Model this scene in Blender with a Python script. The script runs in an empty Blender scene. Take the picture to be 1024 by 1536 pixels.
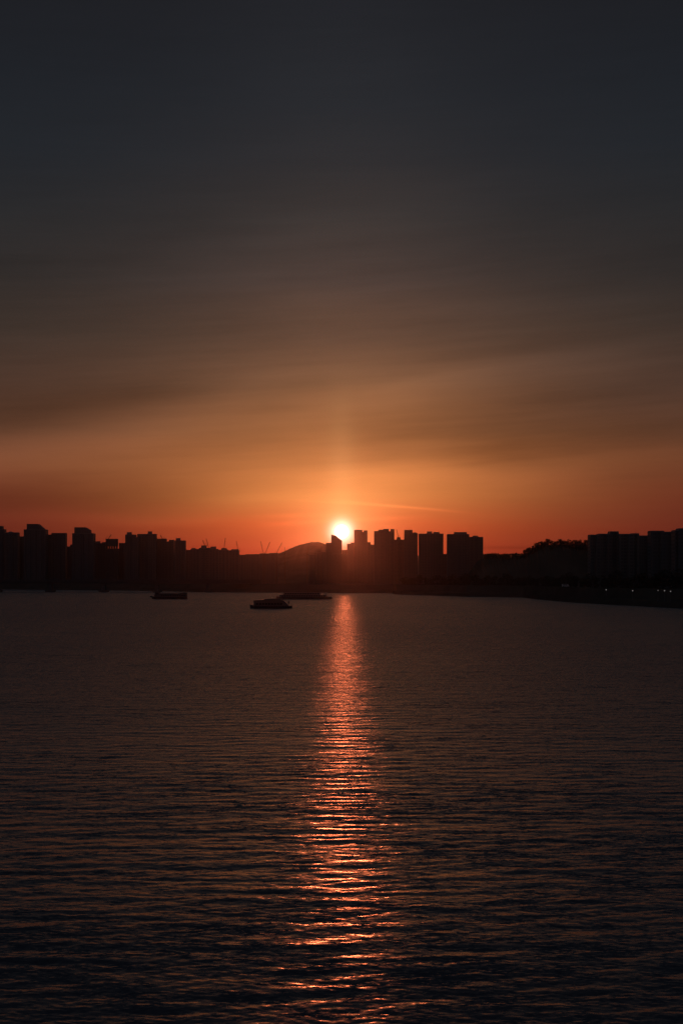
import bpy, math, random
import numpy as np
R = math.radians
random.seed(7)
rng = np.random.default_rng(11)
sc = bpy.context.scene
col = sc.collection

# ------------------------------------------------------------------ camera
H = 14.0            # eye height above the river, metres
F = 2133.3          # focal length in units of 1/1024 of the frame width
HY = 870.0          # row of the horizon
cam_d = bpy.data.cameras.new("camera")
cam = bpy.data.objects.new("camera", cam_d); col.objects.link(cam)
cam.location = (0, 0, H); cam.rotation_euler = (R(90), 0, 0)
cam_d.sensor_fit = 'VERTICAL'; cam_d.sensor_height = 36.0; cam_d.lens = 50.0
cam_d.shift_y = (HY - 768.0) / 1536.0
cam_d.clip_start = 0.5; cam_d.clip_end = 60000
sc.camera = cam

sc.view_settings.view_transform = 'Standard'
sc.view_settings.look = 'None'
sc.view_settings.exposure = 0.0
sc.view_settings.gamma = 1.0
sc.render.engine = 'CYCLES'
sc.cycles.volume_bounces = 0
sc.cycles.max_bounces = 6
sc.cycles.use_denoising = True
sc.cycles.denoiser = 'OPENIMAGEDENOISE'
sc.cycles.denoising_input_passes = 'RGB_ALBEDO_NORMAL'
sc.cycles.denoising_prefilter = 'NONE'
sc.cycles.sample_clamp_indirect = 0.0

SUN_AZ = math.atan(0.2 / F)
SUN_EL = math.atan((HY - 797.8) / F)
sun_dir = (math.sin(SUN_AZ) * math.cos(SUN_EL), math.cos(SUN_AZ) * math.cos(SUN_EL), math.sin(SUN_EL))

# ------------------------------------------------------------------ helpers
def at(px, y, D):
    """point seen at column px, row y, at distance D along the river"""
    return ((px - 512.0) / F * D, D, H + (HY - y) / F * D)

def lin(c):
    c = c / 255.0
    return c / 12.92 if c <= 0.04045 else ((c + 0.055) / 1.055) ** 2.4

def rgb(r, g, b):
    return (lin(r), lin(g), lin(b), 1.0)

class MB:
    def __init__(s): s.v = []; s.f = []
    def add(s, vs, fs):
        n = len(s.v); s.v += [tuple(v) for v in vs]; s.f += [tuple(i + n for i in f) for f in fs]
        return s
    def box(s, x0, x1, y0, y1, z0, z1):
        return s.add([(x0,y0,z0),(x1,y0,z0),(x1,y1,z0),(x0,y1,z0),(x0,y0,z1),(x1,y0,z1),(x1,y1,z1),(x0,y1,z1)],
              [(0,3,2,1),(4,5,6,7),(0,1,5,4),(1,2,6,5),(2,3,7,6),(3,0,4,7)])
    def prism_y(s, poly, y0, y1):
        """polygon in x,z (anticlockwise seen from -y) extruded along y"""
        n = len(poly)
        return s.add([(x, y0, z) for x, z in poly] + [(x, y1, z) for x, z in poly],
              [tuple(range(n)), tuple(range(2*n-1, n-1, -1))] + [(i, i+n, (i+1) % n + n, (i+1) % n) for i in range(n)])
    def prism_z(s, poly, z0, z1):
        """polygon in x,y (anticlockwise from above) extruded upwards"""
        n = len(poly)
        return s.add([(x, y, z0) for x, y in poly] + [(x, y, z1) for x, y in poly],
              [tuple(range(n-1, -1, -1)), tuple(range(n, 2*n))] + [(i, (i+1) % n, (i+1) % n + n, i+n) for i in range(n)])
    def bar(s, p, q, w, n=4):
        p = np.array(p, float); q = np.array(q, float); d = q - p; L = np.linalg.norm(d)
        if L < 1e-6: return s
        d /= L; a = np.array((0, 0, 1.0)) if abs(d[2]) < .9 else np.array((1.0, 0, 0))
        u = np.cross(d, a); u /= np.linalg.norm(u); w_ = np.cross(d, u)
        vs = []
        for e in (p, q):
            for k in range(n):
                t = 2*math.pi*(k+.5)/n
                vs.append(tuple(e + (u*math.cos(t) + w_*math.sin(t)) * w))
        return s.add(vs, [tuple(range(n)), tuple(range(2*n-1, n-1, -1))] + [(i, i+n, (i+1) % n+n, (i+1) % n) for i in range(n)])
    def cone(s, x, y, z0, z1, r0, r1, n=8):
        vs = [(x+r0*math.cos(2*math.pi*k/n), y+r0*math.sin(2*math.pi*k/n), z0) for k in range(n)] + \
             [(x+r1*math.cos(2*math.pi*k/n), y+r1*math.sin(2*math.pi*k/n), z1) for k in range(n)]
        return s.add(vs, [tuple(range(n-1,-1,-1)), tuple(range(n, 2*n))] + [(i, (i+1) % n, (i+1) % n+n, i+n) for i in range(n)])
    def build(s, name, mat, parent=None, smooth=False):
        me = bpy.data.meshes.new(name); me.from_pydata(s.v, [], s.f); me.update()
        if mat: me.materials.append(mat)
        if smooth: me.polygons.foreach_set('use_smooth', [True]*len(me.polygons))
        o = bpy.data.objects.new(name, me); col.objects.link(o)
        if parent: o.parent = parent
        return o

def thing(name, label, cat, loc=(0,0,0), rz=0, group=None):
    o = bpy.data.objects.new(name, None); col.objects.link(o)
    o.empty_display_size = 1
    o.location = loc; o.rotation_euler = (0, 0, rz)
    o['label'] = label; o['category'] = cat
    if group: o['group'] = group
    return o

def dup(root, loc, rz, label, group=None, scale=1.0):
    r = root.copy(); col.objects.link(r)
    r.location = loc; r.rotation_euler = (0, 0, rz); r.scale = (scale,)*3; r['label'] = label
    if group: r['group'] = group
    for ch in list(root.children):
        c = ch.copy(); col.objects.link(c); c.parent = r
        for g in ch.children:
            d = g.copy(); col.objects.link(d); d.parent = c
    return r

# ------------------------------------------------------------------ node helpers
class NT:
    def __init__(s, tree): s.t = tree; s.n = tree.nodes; s.l = tree.links
    def new(s, typ, **kw):
        n = s.n.new(typ)
        for k, v in kw.items(): setattr(n, k, v)
        return n
    def put(s, sock, v):
        if hasattr(v, 'node'): s.l.new(v, sock)
        else: sock.default_value = v
    def m(s, op, a, b=0.0, c=None):
        n = s.new('ShaderNodeMath', operation=op)
        s.put(n.inputs[0], a)
        s.put(n.inputs[1], b)
        if c is not None: s.put(n.inputs[2], c)
        return n.outputs[0]
    def xyz(s, x, y, z):
        n = s.new('ShaderNodeCombineXYZ'); s.put(n.inputs[0], x); s.put(n.inputs[1], y); s.put(n.inputs[2], z)
        return n.outputs[0]
    def vm(s, op, a, b):
        n = s.new('ShaderNodeVectorMath', operation=op); s.put(n.inputs[0], a); s.put(n.inputs[1], b)
        return n.outputs['Value'] if op in ('DOT_PRODUCT', 'LENGTH') else n.outputs[0]
    def noise(s, vec, scale, detail=3, rough=.5, out=0):
        n = s.new('ShaderNodeTexNoise'); s.put(n.inputs['Vector'], vec)
        n.inputs['Scale'].default_value = scale; n.inputs['Detail'].default_value = detail
        n.inputs['Roughness'].default_value = rough
        return n.outputs[out]
    def ramp(s, fac, stops, interp='LINEAR'):
        n = s.new('ShaderNodeValToRGB'); cr = n.color_ramp; cr.interpolation = interp
        while len(cr.elements) < len(stops): cr.elements.new(.5)
        for e, (p, c) in zip(cr.elements, stops): e.position = p; e.color = c
        s.put(n.inputs[0], fac); return n.outputs[0]
    def mix(s, fac, a, b, blend='MIX'):
        n = s.new('ShaderNodeMix', data_type='RGBA', blend_type=blend, clamp_result=False)
        s.put(n.inputs[0], fac); s.put(n.inputs[6], a); s.put(n.inputs[7], b); return n.outputs[2]
    def scale(s, colr, k):
        n = s.new('ShaderNodeVectorMath', operation='SCALE'); s.put(n.inputs[0], colr); s.put(n.inputs[3], k)
        return n.outputs[0]
    def add(s, a, b): return s.vm('ADD', a, b)
    def gauss(s, x, c, w):
        t = s.m('DIVIDE', s.m('SUBTRACT', x, c), w)
        return s.m('EXPONENT', s.m('MULTIPLY', s.m('MULTIPLY', t, t), -1.0))
    def smooth(s, x, a, b):
        n = s.new('ShaderNodeMapRange', interpolation_type='SMOOTHSTEP'); s.put(n.inputs[0], x)
        n.inputs[1].default_value = a; n.inputs[2].default_value = b
        return n.outputs[0]

def material(name, base, rough=.8, metal=0.0, var=.25, scale=.4, spec=.3):
    m = bpy.data.materials.new(name); m.use_nodes = True
    k = NT(m.node_tree); p = k.n['Principled BSDF']
    tc = k.new('ShaderNodeTexCoord').outputs['Object']
    nz = k.noise(tc, scale, 4)
    a = tuple(c*(1-var) for c in base) + (1,); b = tuple(min(1, c*(1+var)) for c in base) + (1,)
    k.put(p.inputs['Base Color'], k.mix(nz, a, b))
    p.inputs['Roughness'].default_value = rough; p.inputs['Metallic'].default_value = metal
    p.inputs['Specular IOR Level'].default_value = spec
    return m

def emitter(name, colr, strength):
    m = bpy.data.materials.new(name); m.use_nodes = True
    p = m.node_tree.nodes['Principled BSDF']
    p.inputs['Base Color'].default_value = (.5, .5, .5, 1)
    p.inputs['Emission Color'].default_value = colr + (1,); p.inputs['Emission Strength'].default_value = strength
    return m

def facade(name, base, glass=(.09, .09, .095), bay=3.4, storey=2.9):
    """painted concrete with rows of windows and floor joints"""
    m = bpy.data.materials.new(name); m.use_nodes = True
    k = NT(m.node_tree); p = k.n['Principled BSDF']
    tc = k.new('ShaderNodeTexCoord').outputs['Object']
    sx = k.new('ShaderNodeSeparateXYZ'); k.put(sx.inputs[0], tc)
    u = k.m('FRACT', k.m('DIVIDE', k.m('ADD', sx.outputs[0], sx.outputs[1]), bay))
    v = k.m('FRACT', k.m('DIVIDE', sx.outputs[2], storey))
    inu = k.m('MULTIPLY', k.m('GREATER_THAN', u, .18), k.m('LESS_THAN', u, .82))
    inv = k.m('MULTIPLY', k.m('GREATER_THAN', v, .3), k.m('LESS_THAN', v, .82))
    geo = k.new('ShaderNodeNewGeometry'); sn = k.new('ShaderNodeSeparateXYZ'); k.put(sn.inputs[0], geo.outputs['Normal'])
    side = k.m('LESS_THAN', k.m('ABSOLUTE', sn.outputs[2]), .5)
    win = k.m('MULTIPLY', k.m('MULTIPLY', inu, inv), side)
    nz = k.noise(tc, .15, 4)
    a = tuple(c*.8 for c in base)+(1,); b = tuple(c*1.15 for c in base)+(1,)
    wall = k.mix(nz, a, b)
    k.put(p.inputs['Base Color'], k.mix(win, wall, glass+(1,)))
    k.put(p.inputs['Roughness'], k.m('SUBTRACT', .85, k.m('MULTIPLY', win, .45)))
    p.inputs['Specular IOR Level'].default_value = .3
    return m

# ------------------------------------------------------------------ sky (world)
w = bpy.data.worlds.new("World"); sc.world = w; w.use_nodes = True
k = NT(w.node_tree)
bg = k.n['Background']
d = k.new('ShaderNodeTexCoord').outputs['Generated']
nrm = k.vm('NORMALIZE', d, (0, 0, 0))
sp = k.new('ShaderNodeSeparateXYZ'); k.put(sp.inputs[0], nrm)
DEG = 180 / math.pi
az = k.m('MULTIPLY', k.m('ARCTAN2', sp.outputs[0], sp.outputs[1]), DEG)
el = k.m('MULTIPLY', k.m('ARCSINE', sp.outputs[2]), DEG)
def E(y): return math.atan((HY - y) / F) * DEG
def A(x): return math.atan((x - 512) / F) * DEG
# thin high cloud stretches the layers, so elevation is wobbled a little
wob = k.noise(k.xyz(k.m('MULTIPLY', az, .07), k.m('MULTIPLY', el, .35), 3.0), 1.0, 3)
elw = k.m('ADD', el, k.m('MULTIPLY', k.m('SUBTRACT', wob, .5), 1.2))
fac = k.m('DIVIDE', elw, 40.0)
def stops(lst): return [(max(0, min(1, E(y)/40.0)), rgb(*c)) for y, c in lst]
near = k.ramp(fac, stops([(868,(186,50,30)),(826,(200,66,34)),(790,(220,96,46)),(745,(228,136,70)),(700,(204,124,68)),
    (650,(160,102,62)),(580,(128,88,62)),(500,(98,72,58)),(420,(74,60,55)),(330,(57,52,51)),(250,(44,44,47)),(150,(37,40,45)),(0,(32,34,39)),(-900,(25,31,39))]))
far = k.ramp(fac, stops([(868,(82,27,23)),(826,(90,31,24)),(790,(94,35,26)),(745,(100,45,32)),(700,(102,59,40)),
    (650,(84,54,40)),(580,(70,51,43)),(500,(53,45,41)),(420,(43,41,41)),(330,(36,38,41)),(230,(30,35,41)),(120,(27,31,37)),(0,(26,28,33)),(-900,(22,28,35))]))
azw = k.m('ADD', az, k.m('MULTIPLY', k.m('SUBTRACT', wob, .5), 2.0))
wgt = k.m('ADD', k.m('MULTIPLY', k.gauss(azw, 0.0, 8.3), .62), k.m('MULTIPLY', k.gauss(azw, 0.0, 4.6), .38))
skyc = k.mix(wgt, far, near)
# the dusk side of the sky, behind the viewer, is a dull slate blue
skyc = k.mix(k.smooth(k.m('ABSOLUTE', az), 22.0, 85.0), skyc, rgb(42, 44, 52))
# long cirrus streaks
tilt = k.m('SUBTRACT', el, k.m('MULTIPLY', az, .075))
st1 = k.noise(k.xyz(k.m('MULTIPLY', az, .10), k.m('MULTIPLY', tilt, .55), 0.0), 1.0, 5, .55)
st2 = k.noise(k.xyz(k.m('MULTIPLY', az, .06), k.m('MULTIPLY', tilt, 2.6), 9.0), 1.0, 4, .6)
st3 = k.noise(k.xyz(k.m('MULTIPLY', az, .25), k.m('MULTIPLY', el, 5.0), 20.0), 1.0, 3, .55)
band = k.m('MULTIPLY', k.smooth(el, 2.5, 5.5), k.m('SUBTRACT', 1.0, k.smooth(el, 10.0, 18.0)))
mod = k.m('ADD', 1.0, k.m('MULTIPLY', k.m('SUBTRACT', st1, .5), k.m('ADD', .18, k.m('MULTIPLY', band, .36))))
mod = k.m('ADD', mod, k.m('MULTIPLY', k.m('SUBTRACT', st2, .5), k.m('ADD', .03, k.m('MULTIPLY', band, .24))))
mod = k.m('ADD', mod, k.m('MULTIPLY', k.m('SUBTRACT', st3, .5), .08))
def streak(x0, y0, x1, y1, wpx, amp, soft=1.0):
    """one cloud band from one direction to another, width in px"""
    global mod
    a0, e0, a1, e1 = A(x0), E(y0), A(x1), E(y1)
    sl = (e1-e0)/(a1-a0)
    line = k.m('ADD', k.m('MULTIPLY', k.m('SUBTRACT', az, a0), sl), e0)
    g = k.gauss(elw if soft else el, line, wpx / F * DEG)
    L = a1 - a0
    lo = k.smooth(az, a0 - .25*L, a0 + .25*L); hi = k.m('SUBTRACT', 1.0, k.smooth(az, a1 - .35*L, a1 + .15*L))
    mod = k.m('ADD', mod, k.m('MULTIPLY', k.m('MULTIPLY', g, k.m('MULTIPLY', lo, hi)), amp))
streak(-120, 702, 360, 632, 34, .48)
streak(-60, 640, 330, 590, 30, -.22)
streak(-60, 752, 330, 742, 26, -.20)
streak(540, 655, 800, 676, 30, -.17)
streak(700, 684, 1060, 648, 30, -.16)
streak(500, 600, 1060, 545, 22, .18)
streak(560, 650, 1040, 570, 16, -.10)
streak(640, 575, 1060, 508, 14, .16)
streak(500, 712, 900, 722, 18, .18)
streak(-60, 775, 470, 786, 10, .14)
streak(515, 752, 700, 769, 2.2, .22, 0)
streak(470, 752, 640, 763, 1.8, .14, 0)
streak(415, 786, 620, 776, 3.5, .22, 0)
streak(400, 774, 560, 772, 4.0, .12, 0)
streak(700, 822, 820, 822, 3.0, -.20, 0)
skyc = k.scale(skyc, mod)
# the sun and its aureole
ang = k.m('MULTIPLY', k.m('ARCCOSINE', k.m('MINIMUM', k.vm('DOT_PRODUCT', nrm, sun_dir), 1.0)), DEG)
disc = k.m('SUBTRACT', 1.0, k.smooth(ang, .25, .31))
def aur(width, power, colr):
    return k.scale(colr, k.m('EXPONENT', k.m('MULTIPLY', k.m('POWER', k.m('DIVIDE', ang, width), power), -1.0)))
glow = k.add(k.scale((.5, .5, .5), disc), aur(.385, 2.0, (1.7, 1.5, 1.32)))
glow = k.add(glow, aur(.85, 1.0, (.95, .47, .17)))
# sun pillar: light scattered up by the thin cloud above the sun
pil = k.m('MULTIPLY', k.gauss(az, SUN_AZ*DEG, .55), k.m('MULTIPLY', k.smooth(el, 1.6, 2.6), k.m('SUBTRACT', 1.0, k.smooth(el, 2.5, 9.0))))
glow = k.add(glow, k.scale((.10, .055, .022), pil))
total = k.add(skyc, glow)
# clear-air base of the sky
sky = k.new('ShaderNodeTexSky', sky_type='NISHITA', sun_disc=False)
sky.sun_elevation = SUN_EL; sky.sun_rotation = SUN_AZ
sky.air_density = 1.5; sky.dust_density = 4.0; sky.ozone_density = 2.0; sky.altitude = 20
total = k.add(total, k.scale(sky.outputs[0], 0.0015))
# below the horizon the sky dome darkens
total = k.scale(total, k.m('ADD', .25, k.m('MULTIPLY', k.smooth(el, -6.0, -.5), .75)))
k.put(bg.inputs[0], total)
bg.inputs[1].default_value = 1.0
w.cycles.sampling_method = 'MANUAL'; w.cycles.sample_map_resolution = 2048

sun_l = bpy.data.lights.new("sun", 'SUN')
sun_l.energy = 0.096; sun_l.angle = R(.54); sun_l.color = (1.0, .18, .066)
sun_o = bpy.data.objects.new("sun", sun_l); col.objects.link(sun_o)
sun_o.rotation_euler = (R(90) - SUN_EL, 0, math.pi - SUN_AZ)
sun_o.location = (0, 300, 400)

# ------------------------------------------------------------------ water
def water_material():
    m = bpy.data.materials.new("river_water"); m.use_nodes = True
    k = NT(m.node_tree); p = k.n['Principled BSDF']
    p.inputs['Base Color'].default_value = (.062, .064, .078, 1)
    p.inputs['IOR'].default_value = 1.333
    geo = k.new('ShaderNodeNewGeometry')
    P = geo.outputs['Position']
    s = k.new('ShaderNodeSeparateXYZ'); k.put(s.inputs[0], P)
    # roughness rises with distance, standing in for waves too fine to resolve there
    far_k = k.smooth(s.outputs[1], 40.0, 420.0)
    k.put(p.inputs['Roughness'], k.m('ADD', .19, k.m('MULTIPLY', far_k, .075)))
    # gusts: patches of rougher and calmer water
    gust = k.noise(k.xyz(k.m('MULTIPLY', s.outputs[0], .010), k.m('MULTIPLY', s.outputs[1], .004), 0.0), 1.0, 3)
    gk = k.m('ADD', .55, k.m('MULTIPLY', gust, .9))
    V = k.xyz(k.m('MULTIPLY', s.outputs[0], .38), s.outputs[1], 0.0)
    tot = None
    for sc_, amp in ((.045, .22), (.14, .30), (.45, .30), (1.3, .60), (4.2, .85), (13.0, 1.0)):
        c = k.noise(V, sc_, 2, .55, out=1)
        c = k.vm('SUBTRACT', c, (.5, .5, .5))
        c = k.vm('MULTIPLY', c, (amp*.5, amp, 0.0))
        tot = c if tot is None else k.add(tot, c)
    tot = k.scale(tot, k.m('MULTIPLY', gk, 1.0))
    # slopes folded toward the camera to mimic wave backs hidden at grazing view
    st = k.new('ShaderNodeSeparateXYZ'); k.put(st.inputs[0], tot)
    fold = k.m('ADD', .42, k.m('MULTIPLY', k.smooth(s.outputs[1], 45.0, 220.0), .58))
    sy = k.m('SUBTRACT', k.m('MULTIPLY', st.outputs[1], k.m('SUBTRACT', 1.0, fold)), k.m('MULTIPLY', k.m('ABSOLUTE', st.outputs[1]), fold))
    tot = k.xyz(st.outputs[0], sy, 0.0)
    N = k.vm('NORMALIZE', k.add(geo.outputs['Normal'], tot), (0, 0, 0))
    k.put(p.inputs['Normal'], N)
    return m

def build_water():
    # columns by azimuth (dense where the river is wide open ahead), rows by distance
    core = np.linspace(-R(16), R(16), 470)
    side = np.linspace(R(16), R(62), 20)[1:]
    azs = np.concatenate([-side[::-1], core, side])
    ts = [H*F/(y-HY) for y in np.arange(1640, 883, -.85)] + [2400]
    ts = [6, 12, 20, 26, 32] + [t for t in ts if t > 34]
    ts = np.array(ts)
    X = np.tan(azs)[None, :] * ts[:, None]
    Y = np.repeat(ts[:, None], len(azs), 1)
    dt = np.gradient(ts)[:, None]
    dx = np.gradient(np.tan(azs))[None, :] * ts[:, None]
    Z = np.zeros_like(X)
    n = 110
    lam = np.exp(rng.uniform(math.log(.30), math.log(3.2), n))
    lam = np.concatenate([lam, np.exp(rng.uniform(math.log(3.2), math.log(9.0), 26))])
    for L in lam:
        spread = .75 if L < 1.0 else .36
        th = rng.normal(R(-4), spread)
        kx, ky = math.sin(th), math.cos(th)
        kk = 2*math.pi/L
        slope = .0080 * (1.0 if L < 2.4 else .7 if L < 3.2 else .26)
        a = slope / kk
        samp = np.maximum(dt*abs(ky), dx*abs(kx)) + 1e-6
        fade = np.clip((L/samp - 1.7)/2.0, 0, 1)
        ph = kk*(X*kx + Y*ky) + rng.uniform(0, 6.283)
        Z += a*fade*(np.sin(ph) + .22*np.cos(2*ph))
    nr, nc = X.shape
    co = np.stack([X, Y, Z], -1).reshape(-1, 3).astype(np.float32)
    idx = np.arange(nr*nc).reshape(nr, nc)
    q = np.stack([idx[:-1, :-1], idx[:-1, 1:], idx[1:, 1:], idx[1:, :-1]], -1).reshape(-1, 4).astype(np.int32)
    me = bpy.data.meshes.new("river_water")
    me.vertices.add(len(co)); me.vertices.foreach_set('co', co.ravel())
    me.loops.add(q.size); me.loops.foreach_set('vertex_index', q.ravel())
    me.polygons.add(len(q)); me.polygons.foreach_set('loop_start', np.arange(0, q.size, 4, dtype=np.int32))
    me.update(calc_edges=True)
    me.polygons.foreach_set('use_smooth', np.ones(len(q), bool))
    me.materials.append(water_material())
    o = bpy.data.objects.new("river_water", me); col.objects.link(o)
    o['kind'] = 'structure'
    return o
build_water()

# ------------------------------------------------------------------ materials of the city
M = {
 'concrete': facade("painted_concrete", (.15, .145, .14)),
 'cream':    facade("cream_concrete", (.17, .16, .15), bay=3.9),
 'grey':     facade("grey_concrete", (.13, .13, .135), bay=2.9, storey=3.1),
 'raw':      material("raw_concrete", (.12, .115, .11)),
 'roof':     material("roof_concrete", (.20, .20, .20)),
 'dark':     material("stair_glass", (.11, .11, .115), rough=.4),
 'steel':    material("painted_steel", (.16, .10, .05), rough=.6),
 'weight':   material("ballast_concrete", (.25, .25, .25)),
 'soil':     material("bank_soil", (.085, .078, .065), rough=1, scale=.05, var=.4, spec=0),
 'hill':     material("hill_forest", (.09, .085, .07), rough=1, scale=.02, var=.5, spec=0),
 'leaf':     material("dry_foliage", (.08, .072, .055), rough=1, scale=.5, var=.4, spec=.1),
 'bark':     material("bark", (.06, .045, .035), rough=1, spec=.1),
 'hull':     material("dark_blue_hull", (.025, .03, .045), rough=.4),
 'white':    material("boat_white_paint", (.16, .165, .18), rough=.5),
 'cabin':    material("weathered_cabin_paint", (.07, .08, .085), rough=.5),
 'glass':    material("tinted_glass", (.015, .018, .022), rough=.15),
 'rail':     material("galvanised_rail", (.25, .25, .25), rough=.5, metal=.6),
 'asphalt':  material("asphalt", (.05, .05, .05), rough=.95),
 'pole':     material("grey_pole", (.15, .15, .15), rough=.6),
 'van':      material("van_white_paint", (.75, .75, .74), rough=.35),
 'tyre':     material("tyre_rubber", (.02, .02, .02), rough=.9),
 'lamp':     emitter("lamp_glow", (1.0, .95, .88), .15),
 'lamp_dim': emitter("dim_lamp_glow", (1.0, .85, .75), .07),
}

# ------------------------------------------------------------------ land
SHORE = [(-1400, 880.5), (-500, 882), (0, 884), (200, 886), (300, 888), (415, 889), (588, 890), (594, 891.6), (640, 893), (700, 895),
         (785, 896.3), (800, 898.5), (860, 904), (1024, 913), (1300, 930), (1900, 968)]
def shore_y(px):
    for (x0, y0), (x1, y1) in zip(SHORE, SHORE[1:]):
        if x0 <= px <= x1: return y0 + (y1-y0)*(px-x0)/(x1-x0)
    return SHORE[0][1] if px < SHORE[0][0] else SHORE[-1][1]
def shore_D(px): return H*F/(shore_y(px)-HY)
BANK = [(0, -1.2), (3, .4), (9, 3.0), (34, 3.1), (46, 3.4), (58, 9.0), (72, 9.2), (88, 5.0), (260, 5.0), (900, 5.0), (3000, 5.0), (5000, 5.0)]
def bank_z(off):
    for (a, za), (b, zb) in zip(BANK, BANK[1:]):
        if a <= off <= b: return za + (zb-za)*(off-a)/(b-a)
    return BANK[-1][1]
def build_bank():
    m = MB(); pxs = [x for x in range(-1400, 1901, 12)] + [588, 594]; pxs = sorted(set(pxs))
    vs = []
    for px in pxs:
        D0 = shore_D(px)
        for i, (off, z) in enumerate(BANK):
            D = D0 + off + (random.uniform(-1.2, 1.2) if i < 3 else 0)
            if i == len(BANK)-1: D = 7500
            x = (px-512)/F*D
            vs.append((x, D, z + (random.uniform(-.25, .25) if 0 < i < 8 else 0)))
    n = len(BANK); fs = []
    for c in range(len(pxs)-1):
        for r in range(n-1):
            a = c*n+r; fs.append((a, a+n, a+n+1, a+1))
    m.add(vs, fs)
    o = m.build("riverbank", M['soil']); o['kind'] = 'structure'
build_bank()

def ridge(name, prof, D, half, px_step, rough_m):
    """a ridge running across the view: profile of its crest in (px, row)"""
    def crest(px):
        for (x0, y0), (x1, y1) in zip(prof, prof[1:]):
            if x0 <= px <= x1:
                t = (px-x0)/(x1-x0); return y0 + (y1-y0)*t
        return prof[-1][1]
    rows = np.linspace(-1, 1, 15)
    pxs = np.arange(prof[0][0], prof[-1][0]+.1, px_step)
    vs = []; fs = []
    for px in pxs:
        zc = H + (HY-crest(px))/F*D - 5
        x = (px-512)/F*D
        for t in rows:
            hgt = zc*(math.cos(t*math.pi/2)**1.3 if abs(t) < .999 else 0)
            vs.append((x + random.uniform(-.3, .3)*px_step/F*D, D + t*half, 4 + hgt + random.uniform(-1, 1)*rough_m*(1-abs(t))))
    n = len(rows)
    for c in range(len(pxs)-1):
        for r in range(n-1):
            a = c*n+r; fs.append((a, a+n, a+n+1, a+1))
    o = MB().add(vs, fs).build(name, M['hill']); o['kind'] = 'structure'
    return crest
ridge("distant_hill", [(-700, 834), (0, 832), (286, 831), (358, 831.5), (385, 831), (418, 829.8), (428, 826), (440, 820.7), (455, 815.2), (462, 813.3), (469, 812.2),
      (477, 812.6), (484, 814.5), (493, 817), (505, 824), (514, 832), (540, 834), (600, 833), (700, 831), (735, 830), (748, 831.3), (770, 829.8), (790, 830.5), (1100, 834), (1700, 836)], 5600, 700, 3, 1.2)
wooded = ridge("wooded_hill", [(660, 873), (700, 862), (716, 842), (726, 834), (780, 833.5), (790, 829), (801, 821.5), (814, 817), (835, 815.5), (860, 817), (892, 817.5), (960, 828), (1060, 834), (1150, 850)], 1420, 110, 2, 1.1)

# ------------------------------------------------------------------ buildings
def px2x(px, D): return (px-512)/F*D
def row2z(y, D): return H + (HY-y)/F*D
GZ = 4.6
def plan(x0, x1, d, notch):
    """footprint with recessed balcony bays on the river side"""
    pts = []
    W = x1-x0
    nb = max(1, int(W/9)) if notch else 0
    if nb:
        bw = W/nb
        for i in range(nb):
            a = x0+i*bw
            pts += [(a, 0), (a+bw*.30, 0), (a+bw*.30, 1.4), (a+bw*.70, 1.4), (a+bw*.70, 0)]
        pts.append((x1, 0))
    else:
        pts = [(x0, 0), (x1, 0)]
    pts += [(x1, d), (x0, d)]
    return pts
def building(name, label, D, sections, boxes=(), mat='concrete', depth=16, crown=None, masts=(), base_z=GZ, group='high-rise blocks of the sunset skyline', stair=True):
    pc = (min(s[0] for s in sections) + max(s[1] for s in sections))/2
    X = px2x(pc, D)
    t = thing(name, label, 'building', (X, D, base_z), 0, group)
    zb = base_z
    roof = MB()
    for i, (a, b, y) in enumerate(sections):
        x0, x1 = px2x(a, D)-X, px2x(b, D)-X
        if i: x0 += .02
        z1 = row2z(y, D)-zb
        d = depth*(1 - .06*i)
        MB().prism_z(plan(x0, x1, d, True), -1.0, z1).build('wall', M[mat], t)
        # parapet kerb round the roof
        pw = .35
        pz = z1 + .9
        m = MB()
        m.box(x0+.1, x1-.1, .1, .1+pw, z1-.05, pz); m.box(x0+.1, x1-.1, d-.1-pw, d-.1, z1-.05, pz)
        m.box(x0+.1, x0+.1+pw, .1+pw, d-.1-pw, z1-.05, pz); m.box(x1-.1-pw, x1-.1, .1+pw, d-.1-pw, z1-.05, pz)
        m.build('parapet', M['roof'], t)
        if stair and x1-x0 > 12:
            c = (x0+x1)/2
            MB().box(c-1.2, c+1.2, -.9, 1.39, 0, z1-2).build('stair_bay', M['dark'], t)
    for (a, b, y) in boxes:
        x0, x1 = px2x(a, D)-X, px2x(b, D)-X
        # the roof level below this box
        zs = [row2z(s[2], D)-zb for s in sections if s[0]-.6 <= (a+b)/2 <= s[1]+.6] or [row2z(sections[0][2], D)-zb]
        z0 = zs[0]; z1 = row2z(y, D)-zb
        MB().box(x0, x1, depth*.25, depth*.72, z0-.03, z1).box(x0-.3, x1+.3, depth*.25-.3, depth*.72+.3, z1, z1+.3).build('roof_box', M['roof'], t)
    if crown:
        poly = [(px2x(p, D)-X, row2z(y, D)-zb) for p, y in crown]
        MB().prism_y(poly, depth*.08, depth*.85).build('crown', M[mat], t)
    for (p, y0, y1) in masts:
        x = px2x(p, D)-X
        MB().bar((x, depth*.45, row2z(y0, D)-zb-.1), (x, depth*.45, row2z(y1, D)-zb), .22).build('antenna', M['rail'], t)
    return t

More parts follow.
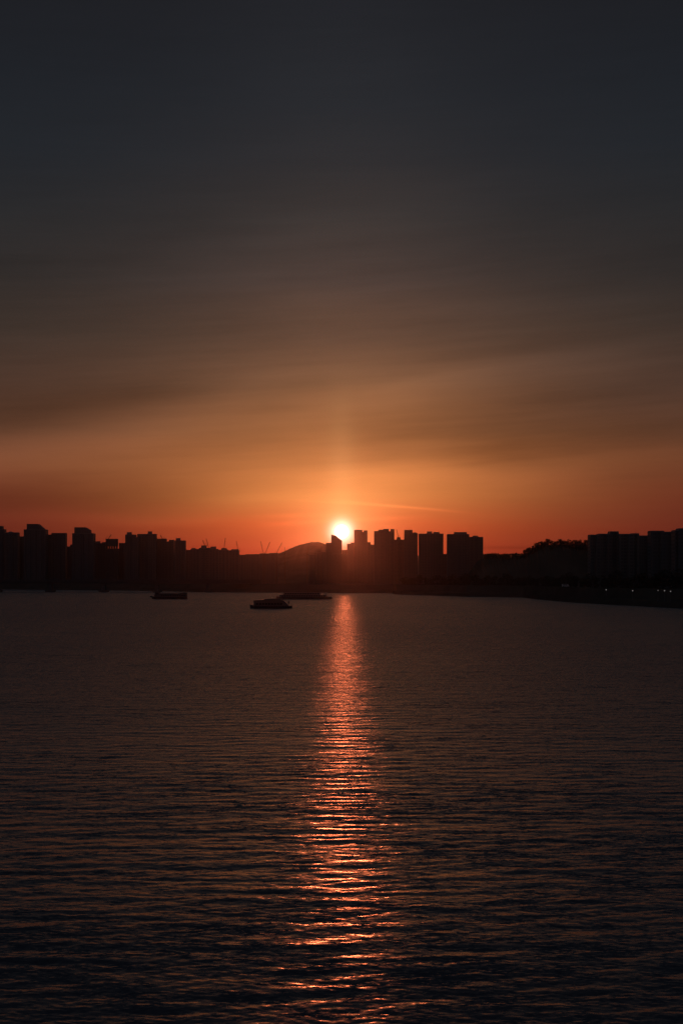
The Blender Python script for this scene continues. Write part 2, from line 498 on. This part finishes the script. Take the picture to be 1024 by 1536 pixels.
B = building
B('apartment_tower', 'stepped dark tower cut off by the left edge of the photo', 2450, [(-16, 3, 789.5), (3, 7.2, 794.5)], mat='grey')
t = B('apartment_tower', 'dark block with a small rounded rooftop bump, second from the left edge', 2440, [(8, 27, 799.3)], boxes=[], masts=[], mat='concrete')
dm = MB(); zr = row2z(799.3, 2440)-GZ
for k_ in range(5): dm.cone(px2x(15, 2440)-t.location.x, 8, zr+k_*.55, zr+(k_+1)*.55, 6.5*math.cos(k_*.3), 6.5*math.cos((k_+1)*.3), 14)
dm.build('dome', M['roof'], t)
B('apartment_block', 'narrow low block wedged left of the tallest slant-crowned tower', 2470, [(26.5, 36.2, 805.3)], mat='cream')
B('crowned_tower', 'tallest left tower, crown slanting down to the right, nearest the left edge', 2400, [(36, 68.5, 794.8)],
  crown=[(40, 795), (64.6, 795), (64.6, 792.6), (56.5, 785.8), (40.2, 785.8)], mat='grey', depth=24)
B('apartment_tower', 'square flat-topped block between the two towers with slanted crowns', 2430, [(69, 77.5, 802.6), (77.5, 98.6, 800.2)], boxes=[(79, 96, 799.6)], mat='concrete')
B('apartment_block', 'low block filling the gap just left of the second slant-crowned tower', 2500, [(99, 105.5, 820.4), (105.5, 110, 817.5)], mat='cream')
B('crowned_tower', 'shorter slant-crowned tower, right of the square block', 2400, [(108.6, 140.2, 800.6)],
  crown=[(111.4, 801), (134.6, 801), (134.6, 795.2), (127.5, 790.8), (111.6, 790.8)], mat='grey', depth=24)
B('apartment_block', 'low lumpy-roofed block right of the second slant-crowned tower', 2460, [(140.5, 158.6, 815.4)], boxes=[(143, 149.5, 812), (152.5, 158, 813.4)])
# an unfinished block with an open storey
Du = 2450; Xu = px2x(167, Du)
t = thing('unfinished_building', 'unfinished block with an open storey where sky shows through, small crane on top', 'building', (Xu, Du, GZ), 0, 'high-rise blocks of the sunset skyline')
ux0, ux1 = px2x(158.8, Du)-Xu, px2x(175.6, Du)-Xu
za, zb_, zc_ = row2z(823, Du)-GZ, row2z(819.2, Du)-GZ, row2z(808.2, Du)-GZ
MB().prism_z(plan(ux0, ux1+1.5, 15, True), -1, za).build('lower_block', M['raw'], t)
MB().prism_z(plan(ux0, ux1, 15, False), zb_, zc_).build('upper_block', M['raw'], t)
for i in range(5):
    x = ux0 + (ux1-ux0)*(.06+.22*i)
    MB().box(x-.7, x+.7, 1, 14, za-.02, zb_+.02).build('column', M['raw'], t)
B('apartment_block', 'small plain block between the unfinished block and the boxy-roofed tower', 2480, [(178.8, 188.5, 815.2)], mat='cream')
B('apartment_tower', 'tower with a square machine room on its left corner, left of the wide twin slab', 2420, [(188, 203.2, 802.6), (203.2, 208, 806.5)], boxes=[(190, 196.6, 798.4)])
B('apartment_slab', 'wide slab with a square machine room right of its middle', 2440, [(206, 234, 801.6)], boxes=[(221.4, 227.2, 797.2)], mat='cream')
B('apartment_slab', 'lower uneven-roofed slab stepping down right of the wide slab', 2460, [(234.3, 249, 808.6), (249, 253.5, 813), (253.5, 260.5, 810.4)], boxes=[(235, 246, 808)], mat='concrete')
B('apartment_tower', 'last tall left tower before the low terraces, machine room on its left corner', 2430, [(262, 277.8, 811.4)], boxes=[(263.5, 270, 807.3)])
B('apartment_block', 'low block tucked at the foot of the last tall left tower', 2500, [(255, 287, 825.5)], mat='cream')
B('terrace_block', 'first of five low machine-roomed blocks, with a thin mast on its roof', 2350, [(286.2, 298, 824.2)], boxes=[(286.8, 293, 822.2)], masts=[(289.5, 822, 817.5)])
B('terrace_block', 'second of five low blocks, with the tallest square machine room of the row', 2350, [(298.3, 314.8, 822.6)], boxes=[(301.5, 309.2, 818.3)], mat='cream')
B('terrace_block', 'third of five low blocks, machine room on its left side, between crane jibs', 2350, [(315, 327.6, 824.3)], boxes=[(315.6, 323.6, 820)])
B('terrace_block', 'fourth of five low blocks, under the upright crane jib', 2350, [(328, 343.2, 825.5)], boxes=[(331.5, 340, 822.4)], mat='cream')
B('terrace_block', 'last of five low blocks, where the skyline drops to the hill foot', 2350, [(344, 358.2, 826.4)], boxes=[(346.5, 357.5, 824)])
B('low_block', 'low flat block right of the five terrace blocks, stepping at its left end', 3300, [(358.6, 368, 833), (368, 389, 831.8)], mat='cream')
B('low_block', 'low flat block at the foot of the two crossing crane jibs, left of the hill', 3300, [(389.4, 404, 830.6), (404, 417, 830)], mat='concrete')
B('apartment_block', 'small block in front of the hill, left of the stepped pair', 3700, [(464.5, 473.3, 832)])
B('apartment_block', 'stepped block in front of the right slope of the hill', 3700, [(475, 481, 829.5), (481, 488.3, 827.8)], mat='cream')
B('crowned_tower', 'tower below the sun, its top sloping down to the right across the disc', 4300, [(488.6, 496.8, 814.6), (496.8, 513, 831)],
  crown=[(496.4, 832), (512.8, 832), (512.8, 811), (503.6, 803.4), (496.6, 801.8)], mat='grey', depth=30)
B('apartment_tower', 'notched twin-topped tower just right of the sun', 4300, [(531, 543.4, 795.2), (543.4, 545.2, 798.6), (545.2, 551, 796)], boxes=[(534, 538, 794.4)], depth=28)
B('apartment_block', 'narrow low block added in the gap right below the sun to shade far water', 4330, [(513.1, 520.2, 825.2)])  # added block, keeps the sun off the far end of the glitter path
B('apartment_block', 'low block in the glare between the sun and the twin-topped tower', 4250, [(520.3, 526, 816), (526, 530.8, 814.2)], mat='cream')
B('apartment_block', 'low block between the twin-topped tower and the four-pronged tower', 4200, [(551.2, 555.5, 813.6), (555.5, 561.3, 817.4)])
B('apartment_tower', 'wide tower with a ragged four-pronged roofline, second right of the sun', 3000, [(561, 567.2, 797.2), (567.2, 574.6, 795.2), (574.6, 583.2, 794), (583.2, 585.6, 797.4), (585.6, 591.2, 794.2)],
  boxes=[(576, 582, 793.4)], depth=22)
B('apartment_block', 'lower block with a crane on its machine room, between two tall towers', 3050, [(591.4, 606.4, 810)], boxes=[(595, 600.6, 806)], mat='cream')
B('apartment_tower', 'tower stepping down on its right, left of the thin slit of sky', 2900, [(606.4, 618.4, 795.4), (618.4, 626.2, 800.2)], boxes=[(620, 624, 798.6)], depth=20)
B('apartment_slab', 'broad tower between two slits of sky, with two rooftop boxes', 2700, [(628, 664.6, 801)], boxes=[(640.4, 648, 797.2), (650, 659, 798)], depth=18)
B('low_block', 'low block at the bottom of the sky slit between the two broadest towers', 2750, [(660, 674, 831.5)], mat='cream')
B('apartment_slab', 'broadest tower, last cluster right of the sun, long box on its roof', 2600, [(670.6, 703.4, 801.8)], boxes=[(681, 700, 798.2)], depth=18)
B('apartment_slab', 'slightly lower flat tower joined to the right side of the broadest tower', 2640, [(703.6, 724.2, 806)], boxes=[(709, 717, 803.6)], mat='cream', depth=18)
B('apartment_slab', 'long slab beside the wooded hill, its roof stepping up to the right', 1250, [(884.4, 897, 803.4), (897, 914, 802), (914, 927.4, 798.4)], boxes=[(914.5, 926.5, 797.4)], depth=13, stair=False)
B('apartment_slab', 'middle slab on the right bank with a thin mast near its right end', 1240, [(927.8, 947, 802.2), (947, 958, 801.4)], boxes=[(932, 938, 801)], masts=[(955, 801, 797.4)], depth=13, mat='cream')
B('apartment_slab', 'low slab in the dip between the two taller right bank slabs', 1270, [(958.3, 975, 804.6)], depth=12)
B('apartment_slab', 'tall slab right of the dip, second from the right edge', 1200, [(975.2, 995.6, 797.6), (995.6, 1011, 799)], depth=13, mat='grey', stair=False)
B('apartment_slab', 'tallest right bank slab, cut off by the right edge of the photo', 1120, [(1011.4, 1018, 796.6), (1018, 1062, 794)], depth=13, mat='grey', stair=False)

# ------------------------------------------------------------------ cranes
def lattice(m, p, q, w, chord, nseg):
    p = np.array(p, float); q = np.array(q, float); d = (q-p); L = np.linalg.norm(d); d /= L
    a = np.array((0, 1.0, 0)); u = np.cross(d, a); u /= np.linalg.norm(u); v = np.cross(d, u)
    cs = [(u*sx + v*sy)*w/2 for sx, sy in ((1,1),(1,-1),(-1,-1),(-1,1))]
    for c in cs: m.bar(p+c, q+c, chord)
    for i in range(nseg):
        s0 = p + d*L*i/nseg; s1 = p + d*L*(i+1)/nseg
        for j in range(4):
            m.bar(s0+cs[j], s1+cs[(j+1) % 4], chord*.6)
def crane(label, pxb, yb, pxt, yt, D, z0=GZ, w=1.7):
    bx = px2x(pxb, D); zb = row2z(yb, D); tx = px2x(pxt, D)-bx; tz = row2z(yt, D)-z0
    hz = zb - z0
    t = thing('tower_crane', label, 'crane', (bx, D, z0), 0, 'construction cranes on the skyline')
    m = MB(); lattice(m, (0, 0, -.5), (0, 0, hz), w, .24, max(3, int(hz/4))); m.build('mast', M['steel'], t)
    m = MB(); lattice(m, (0, 0, hz), (tx, 0, tz), w*.62, .20, max(3, int((tz-hz)/2.2))); jib = m.build('jib', M['steel'], t)
    s = -1 if tx > 0 else 1
    MB().box(min(0, s*5.0), max(0, s*5.0), -.8, .8, hz-.4, hz).build('counter_jib', M['steel'], t)
    MB().box(min(s*3.4, s*5.0), max(s*3.4, s*5.0), -.7, .7, hz-1.5, hz-.41).build('counterweight', M['weight'], t)
    MB().box(-.9-s*1.4, .9-s*1.4, -2.2, -.9, hz-2.2, hz).build('cab', M['dark'], t)
    m = MB(); m.bar((0, 0, hz), (s*2.2, 0, hz+5), .16); m.bar((s*4.6, 0, hz), (s*2.2, 0, hz+5), .16)
    m.bar((s*2.2, 0, hz+5), (tx*.92, 0, hz+(tz-hz)*.92), .06); m.build('stay', M['steel'], t)
    hook = MB().bar((tx, 0, tz), (tx, 0, tz-(tz-hz)*.35), .05).box(tx-.3, tx+.3, -.3, .3, tz-(tz-hz)*.35-.8, tz-(tz-hz)*.35)
    hook.build('hook_line', M['steel'], jib)
    return t
crane('little crane on top of the unfinished block with the open storey', 163, 808.4, 167, 801.6, 2457, row2z(808.4, 2457)-3, 1.2)
crane('little crane over the uneven-roofed slab, right of the wide slab', 244, 809.4, 241, 802.4, 2467, row2z(808.6, 2467)-3, 1.2)
crane('short jib, left side of the peaked pair above the second terrace block', 307, 818, 304.4, 810.2, 2900)
crane('longer jib leaning left, right side of the peaked pair above the terraces', 313.5, 823, 309.2, 807.8, 2900)
crane('upright jib rising behind the fourth of the five terrace blocks', 336, 824, 338.2, 806.8, 2900)
crane('upright jib behind the last terrace block, where the skyline drops', 357.2, 826, 354.6, 811.8, 2900)
crane('near-upright jib, left one of three in the open sky left of the hill', 395, 831, 391, 811.8, 3100)
crane('long jib leaning right, middle one of three left of the hill', 397.6, 831, 405, 813, 3150)
crane('long jib leaning right, nearest to the left slope of the hill', 414.6, 830, 423, 813.8, 3100)
crane('tiny short jib at the very foot of the left hill slope', 427.4, 828.5, 426.8, 820.6, 3400)
crane('faint leaning jib in front of the hill crest', 460.5, 831, 463.4, 814.5, 3500)
crane('faint upright jib in front of the right hill slope, left of the sun', 481.6, 829, 481, 814, 3600)
crane('thin jib standing on the machine room between two tall towers right of the sun', 597, 806.2, 594.4, 794.4, 3060, row2z(806.2, 3060)-3, 1.2)

# ------------------------------------------------------------------ bridge
Db = 1660.0
def bx_(px): return (px-512)/F*Db
t = thing('girder_bridge', 'long low concrete bridge on wide footings across the far left water', 'bridge', (bx_(160), Db, 0), 0)
ox = bx_(160)
MB().box(bx_(-260)-ox, bx_(392)-ox, -7, 7, 12.0, 13.6).build('deck', M['raw'], t)
MB().box(bx_(-260)-ox, bx_(392)-ox, -5, -3.2, 10.0, 11.98).box(bx_(-260)-ox, bx_(392)-ox, 3.2, 5, 10.0, 11.98).build('girder', M['raw'], t)
MB().box(bx_(-260)-ox, bx_(392)-ox, -6.9, -6.6, 13.61, 14.5).build('parapet', M['raw'], t)
MB().box(bx_(-260)-ox, bx_(392)-ox, 6.6, 6.9, 13.61, 14.5).build('parapet', M['raw'], t)
MB().box(bx_(378)-ox, bx_(393)-ox, -8, 8, -1, 9.97).build('abutment', M['raw'], t)
for px in (-244, -164, -84, -4, 76, 156, 236, 313):
    x = bx_(px)-ox
    p = MB().box(x-2.2, x+2.2, -4.5, 4.5, 2.4, 8.8).build('pier', M['raw'], t)
    MB().prism_z([(x-5.2, -6), (x-3, -8.5), (x+3, -8.5), (x+5.2, -6), (x+5.2, 6), (x+3, 8.5), (x-3, 8.5), (x-5.2, 6)], -1.5, 2.39).build('footing', M['raw'], p)
    MB().add([(x-2.2,-4.5,8.81),(x+2.2,-4.5,8.81),(x+2.2,4.5,8.81),(x-2.2,4.5,8.81),(x-3.4,-6,9.98),(x+3.4,-6,9.98),(x+3.4,6,9.98),(x-3.4,6,9.98)],
             [(0,3,2,1),(4,5,6,7),(0,1,5,4),(1,2,6,5),(2,3,7,6),(3,0,4,7)]).build('pier_cap', M['raw'], p)

# ------------------------------------------------------------------ boats
def hull_mesh(L, Wd, z_deck, bow=.16, bow_rise=.5, n=16):
    """L along x, bow at -L/2, pointed bow, transom stern"""
    m = MB(); vs = []; fs = []
    for i in range(n+1):
        t = i/n; x = -L/2 + L*t
        w = Wd/2*min(1, (t/bow))**.6 if t < bow else Wd/2*(1-.08*max(0, t-.8)/.2)
        w = max(w, .05); zd = z_deck + bow_rise*max(0, 1-t/.22)**2
        xo = x if t > .02 else x
        vs += [(xo, -w, zd), (xo+ (1-t)*.0, -w*.86, .1), (x + max(0, .06-t)*L*.5, -w*.6, -.7), (x + max(0, .06-t)*L*.5, w*.6, -.7), (xo, w*.86, .1), (xo, w, zd)]
    for i in range(n):
        a = i*6; b = a+6
        for j in range(5): fs.append((a+j, a+j+1, b+j+1, b+j))
        fs.append((a+5, a, b, b+5))
    fs.append((0, 5, 4, 3, 2, 1)); fs.append(tuple(n*6+j for j in range(6)))
    return m.add(vs, fs)
def railing(m, x0, x1, y, z, hgt=1.0, step=1.6):
    n = max(1, int(abs(x1-x0)/step))
    for i in range(n+1):
        x = x0+(x1-x0)*i/n; m.bar((x, y, z), (x, y, z+hgt), .035)
    for h_ in (hgt, hgt*.55): m.bar((x0, y, z+h_), (x1, y, z+h_), .03)
def windows(t, x0, x1, y, z0, z1, n, parent):
    wd = (x1-x0)/n
    for i in range(n):
        a = x0+i*wd+wd*.12; b = x0+(i+1)*wd-wd*.12
        MB().box(a, b, min(y, y*1.012), max(y, y*1.012), z0, z1).build('window', M['glass'], parent)

# nearest: compact ferry with a raked stern cabin
D1 = H*F/(912.4-HY); s1 = D1/F
X1 = px2x(406.5, D1)
t = thing('ferry', 'nearest boat, a compact dark ferry with rounded cabin roof, left of the sun path', 'boat', (X1, D1, 0), 0, 'boats crossing the river')
def l1(px): return (px-406.5)*s1
h = hull_mesh(63*s1, 6.2, 1.15, bow=.14, bow_rise=.7); h.build('hull', M['hull'], t)
cab = MB().prism_y([(l1(381), 1.1), (l1(433.5), 1.1), (l1(430), 2.6), (l1(425), 3.9), (l1(399), 4.1), (l1(381.2), 4.0)], -2.7, 2.7).build('cabin', M['cabin'], t)
windows(t, l1(384), l1(424), -2.7, 1.7, 2.7, 9, cab)
MB().prism_y([(l1(395), 4.0), (l1(422), 3.88), (l1(421), 4.6), (l1(418), 4.75), (l1(400), 4.75), (l1(397.5), 4.6)], -1.9, 1.9).build('wheelhouse', M['cabin'], t)
m = MB(); railing(m, l1(377), l1(381), -1.6, 1.4); railing(m, l1(425), l1(437), -2.7, 1.15); m.build('railing', M['rail'], t)
m = MB(); m.bar((l1(433), 0, 1.1), (l1(433), 0, 3.7), .16); m.box(l1(432), l1(434.2), -.8, .8, 2.6, 3.5); m.build('stern_post', M['cabin'], t)
MB().box(l1(437), l1(438.2), -1.2, 1.2, .4, 1.5).build('stern_platform', M['hull'], t)
MB().bar((l1(408), 0, 4.7), (l1(408), 0, 5.5), .07).build('mast', M['rail'], t)

# middle: long two-deck cruise vessel
D2 = H*F/(898.6-HY); s2 = D2/F; c2 = 456
X2 = px2x(c2, D2)
t = thing('river_cruiser', 'long low two-deck cruise boat behind the compact ferry, beside the sun path', 'boat', (X2, D2, 0), 0, 'boats crossing the river')
def l2(px): return (px-c2)*s2
hull_mesh(84*s2, 8.5, 1.5, bow=.12, bow_rise=.6).build('hull', M['hull'], t)
cab = MB().box(l2(419.5), l2(490.5), -3.7, 3.7, 1.45, 3.2).build('cabin', M['white'], t)
windows(t, l2(422), l2(488), -3.7, 1.9, 2.8, 18, cab)
up = MB().prism_y([(l2(424), 3.21), (l2(480), 3.21), (l2(480), 4.6), (l2(426.5), 4.6)], -3.1, 3.1).build('upper_deck', M['white'], t)
windows(t, l2(427), l2(479), -3.1, 3.6, 4.3, 14, up)
MB().box(l2(420.5), l2(491), -3.6, 3.6, 4.61, 4.85).build('roof', M['white'], t)
for x in (482.5, 486, 490):
    for y in (-3.4, 3.4):
        MB().bar((l2(x), y, 3.2), (l2(x), y, 4.62), .09).build('roof_post', M['rail'], t)
m = MB(); railing(m, l2(414), l2(419.4), -2.6, 1.8); railing(m, l2(490.6), l2(497.5), -4.0, 1.5); m.build('railing', M['rail'], t)
for x in (492.5, 494.6): MB().bar((l2(x), -3.4, 1.5), (l2(x), -3.4, 4.3), .12).build('davit', M['rail'], t)

# left: flat barge-like boat with wheelhouse at the bow
D3 = H*F/(898.4-HY); s3 = D3/F; c3 = 254.5
X3 = px2x(c3, D3)
t = thing('barge_boat', 'dark flat-roofed work boat with a masted wheelhouse at its left end, near the bridge', 'boat', (X3, D3, 0), 0, 'boats crossing the river')
def l3(px): return (px-c3)*s3
hull_mesh(53*s3, 7.0, 1.3, bow=.10, bow_rise=.7).build('hull', M['hull'], t)
cab = MB().box(l3(240), l3(280.5), -3.0, 3.0, 1.25, 3.9).build('cabin', M['cabin'], t)
windows(t, l3(242), l3(279), -3.0, 2.1, 3.1, 11, cab)
MB().box(l3(239), l3(281), -3.2, 3.2, 3.91, 4.15).build('roof', M['cabin'], t)
wh = MB().prism_y([(l3(231.5), 1.25), (l3(239.8), 1.25), (l3(239.8), 5.0), (l3(233.5), 5.0)], -2.4, 2.4).build('wheelhouse', M['cabin'], t)
windows(t, l3(234.5), l3(239.4), -2.4, 3.5, 4.5, 3, wh)
m = MB(); m.bar((l3(236.5), 0, 5.0), (l3(236.5), 0, 7.4), .12); m.bar((l3(235), 0, 6.4), (l3(238), 0, 6.4), .08); m.build('mast', M['rail'], t)
MB().box(l3(272), l3(280), -2.6, 2.6, 4.16, 4.8).build('engine_housing', M['cabin'], t)
m = MB(); railing(m, l3(228.6), l3(231.4), -1.4, 1.9); m.build('railing', M['rail'], t)
MB().prism_y([(l3(225.4), 1.3), (l3(230.5), 1.0), (l3(230.5), 1.6), (l3(226), 2.4)], -.9, .9).build('bow_ramp', M['hull'], t)

# ------------------------------------------------------------------ right bank: lamps, van, trees
def lamp(label, px, y, off, glow='lamp'):
    D = shore_D(px)+off; zg = bank_z(off); zt = row2z(y, D)
    t = thing('street_lamp', label, 'street lamp', (px2x(px, D), D, zg), 0, 'lit lamps along the right bank promenade')
    hgt = zt - zg
    MB().cone(0, 0, -.2, hgt-.1, .11, .07).build('pole', M['pole'], t)
    MB().cone(0, 0, 0, .5, .22, .16).build('base', M['pole'], t)
    hd = MB().cone(0, 0, hgt-.28, hgt+.22, .24, .34, 10).build('lantern', M[glow], t)
    MB().cone(0, 0, hgt+.22, hgt+.5, .45, .05, 10).build('lantern_cap', M['pole'], hd)
lamp('lit lamp standing alone, leftmost on the right bank promenade', 908.4, 884.6, 22)
lamp('lit lamp standing alone in the middle of the right bank promenade', 948, 886, 22)
lamp('dimmer lit lamp, left one of the cluster of three near the right edge', 986, 885.6, 20, 'lamp_dim')
lamp('brightest lit lamp of the cluster of three near the right edge', 995.8, 886, 20)
lamp('lit lamp closest to the right edge of the photo', 1004.8, 887, 20)

def van(label, px, off):
    D = shore_D(px)+off; zg = bank_z(off)
    t = thing('parked_van', label, 'van', (px2x(px, D), D, zg), R(6))
    b = MB().prism_y([(-2.4, .45), (2.4, .45), (2.4, 1.0), (2.1, 1.15), (1.5, 1.95), (1.2, 2.1), (-2.3, 2.1), (-2.4, 1.9)], -.9, .9).build('body', M['van'], t)
    MB().box(-2.0, 1.1, -.905, -.9, 1.25, 1.8).build('side_window', M['glass'], b)
    for x in (-1.5, 1.5):
        for y in (-.92, .72):
            m = MB(); n = 12
            m.add([(x+.34*math.cos(2*math.pi*i/n), y, .34+.34*math.sin(2*math.pi*i/n)) for i in range(n)] +
                  [(x+.34*math.cos(2*math.pi*i/n), y+.2, .34+.34*math.sin(2*math.pi*i/n)) for i in range(n)],
                  [tuple(range(n)), tuple(range(2*n-1, n-1, -1))] + [(i, i+n, (i+1) % n+n, (i+1) % n) for i in range(n)]).build('wheel', M['tyre'], t)
van('small pale van on the levee road below the wooded hill', 847.5, 65)

def tree_mesh(seed, hgt, rad):
    r = random.Random(seed)
    tr = MB().cone(0, 0, -.6, hgt*.55, .22, .10, 6)
    cl = []
    for _ in range(18):
        a = r.uniform(0, 6.283); q = rad*r.uniform(.15, .75); z = hgt*r.uniform(.02, .88)
        q *= 1.1-.7*abs(z/hgt-.5)
        c = (q*math.cos(a), q*math.sin(a), z); cl.append(c)
        tr.bar((0, 0, hgt*r.uniform(.3, .5)), c, .05, 4)
    cl.append((0, 0, hgt*.86))
    cr = MB()
    for c in cl:
        cr_r = rad*r.uniform(.32, .5)
        for _ in range(46):
            u = r.uniform(-1, 1); a = r.uniform(0, 6.283); q = cr_r*r.uniform(.3, 1)**.5
            p = np.array((c[0]+q*math.sqrt(1-u*u)*math.cos(a), c[1]+q*math.sqrt(1-u*u)*math.sin(a), c[2]+q*u*.8))
            e1 = np.array([r.uniform(-1, 1) for _ in range(3)]); e1 /= np.linalg.norm(e1)
            e2 = np.cross(e1, [r.uniform(-1, 1) for _ in range(3)]); e2 /= max(1e-3, np.linalg.norm(e2))
            sz = r.uniform(.22, .5)
            cr.add([p-e1*sz, p+e2*sz*.6, p+e1*sz, p-e2*sz*.6], [(0, 1, 2, 3)])
    return tr, cr
protos = []
TL = 'bushy tree in the row along the wooded hill crest on the right'
TG = 'trees along the wooded hill crest'
def plant(i, px, D, zg, sc_, label):
    k_ = i % 5
    rz = random.uniform(0, 6.28)
    loc = (px2x(px, D), D, zg)
    if k_ >= len(protos):
        t = thing('hill_tree', label, 'tree', loc, rz, TG); t.scale = (sc_,)*3
        tr, cr = tree_mesh(40+k_, 8.0, 3.0 + .35*k_)
        tr.build('trunk', M['bark'], t); cr.build('crown', M['leaf'], t)
        protos.append(t)
    else:
        dup(protos[k_], loc, rz, label, TG, sc_)
i = 0
for row, (x0, dD, step) in enumerate(((727.0, 0, (3.0, 5.0)), (729.0, -22, (4.0, 6.5)))):
    px = x0
    while px < 891:
        D = 1420 + dD + random.uniform(-8, 8)
        zc = row2z(wooded(px), 1420)
        low = px < 786
        drop = (zc-5)*(1-math.cos(min(1, abs(D-1420)/110)*math.pi/2)**1.3)
        plant(i, px, D, zc - 2.2 - drop, (random.uniform(.5, .7) if low else random.uniform(.6, 1.0)), TL)
        i += 1
        px += random.uniform(*step)

# a row of taller trees behind the levee of the right bank
px = 606.0
while px < 1040:
    off = random.uniform(92, 104); D = shore_D(px) + off
    k_ = random.randrange(5)
    dup(protos[k_], (px2x(px, D), D, 4.6), random.uniform(0, 6.28), 'dark tree in the row behind the levee along the right bank', 'trees along the right bank levee', random.uniform(1.2, 1.9))
    px += random.uniform(5.5, 9.5)*(1 + (px-600)/900)

# ------------------------------------------------------------------ wakes left on the river by the two moving boats
def wake(x0, x1, y0, y1):
    m = bpy.data.materials.get("wake_water")
    if not m:
        m = bpy.data.materials.new("wake_water"); m.use_nodes = True
        p = m.node_tree.nodes['Principled BSDF']
        p.inputs['Base Color'].default_value = (.07, .075, .09, 1); p.inputs['Roughness'].default_value = .3; p.inputs['IOR'].default_value = 1.333
    n = 60; vs = []; fs = []
    prof = [(-1.6, -.02), (-.8, .05), (-.2, .09), (.2, .09), (.8, .05), (1.6, -.02)]
    for i in range(n+1):
        t = i/n; w_ = .45 + .9*t; h_ = (1-t)**.6*(.75+.25*math.sin(i*2.1))
        for a, z in prof:
            vs.append((x0+(x1-x0)*t, y0+(y1-y0)*t + a*w_, (z if z > 0 else z)*h_ - .01))
    q = len(prof)
    for i in range(n):
        for j in range(q-1):
            a = i*q+j; fs.append((a, a+q, a+q+1, a+1))
    o = MB().add(vs, fs).build("boat_wake", m, None, True); o['kind'] = 'stuff'
wake(X1+l1(437), X1+l1(437)+33, D1+.5, D1+4)
wake(X2+l2(496), X2+l2(496)+13, D2+.5, D2+2)

# ------------------------------------------------------------------ haze
def build_haze():
    m = bpy.data.materials.new("haze_air"); m.use_nodes = True
    k = NT(m.node_tree)
    for n in list(k.n):
        if n.type != 'OUTPUT_MATERIAL': k.n.remove(n)
    v = k.new('ShaderNodeVolumePrincipled')
    v.inputs['Color'].default_value = (.9, .85, .82, 1)
    v.inputs['Density'].default_value = 1.65e-5
    v.inputs['Anisotropy'].default_value = .948
    k.l.new(v.outputs[0], k.n['Material Output'].inputs['Volume'])
    o = MB().box(-7200, 7200, -60, 7700, -3, 200).build("haze", m)
    o['kind'] = 'stuff'
    return o
build_haze()
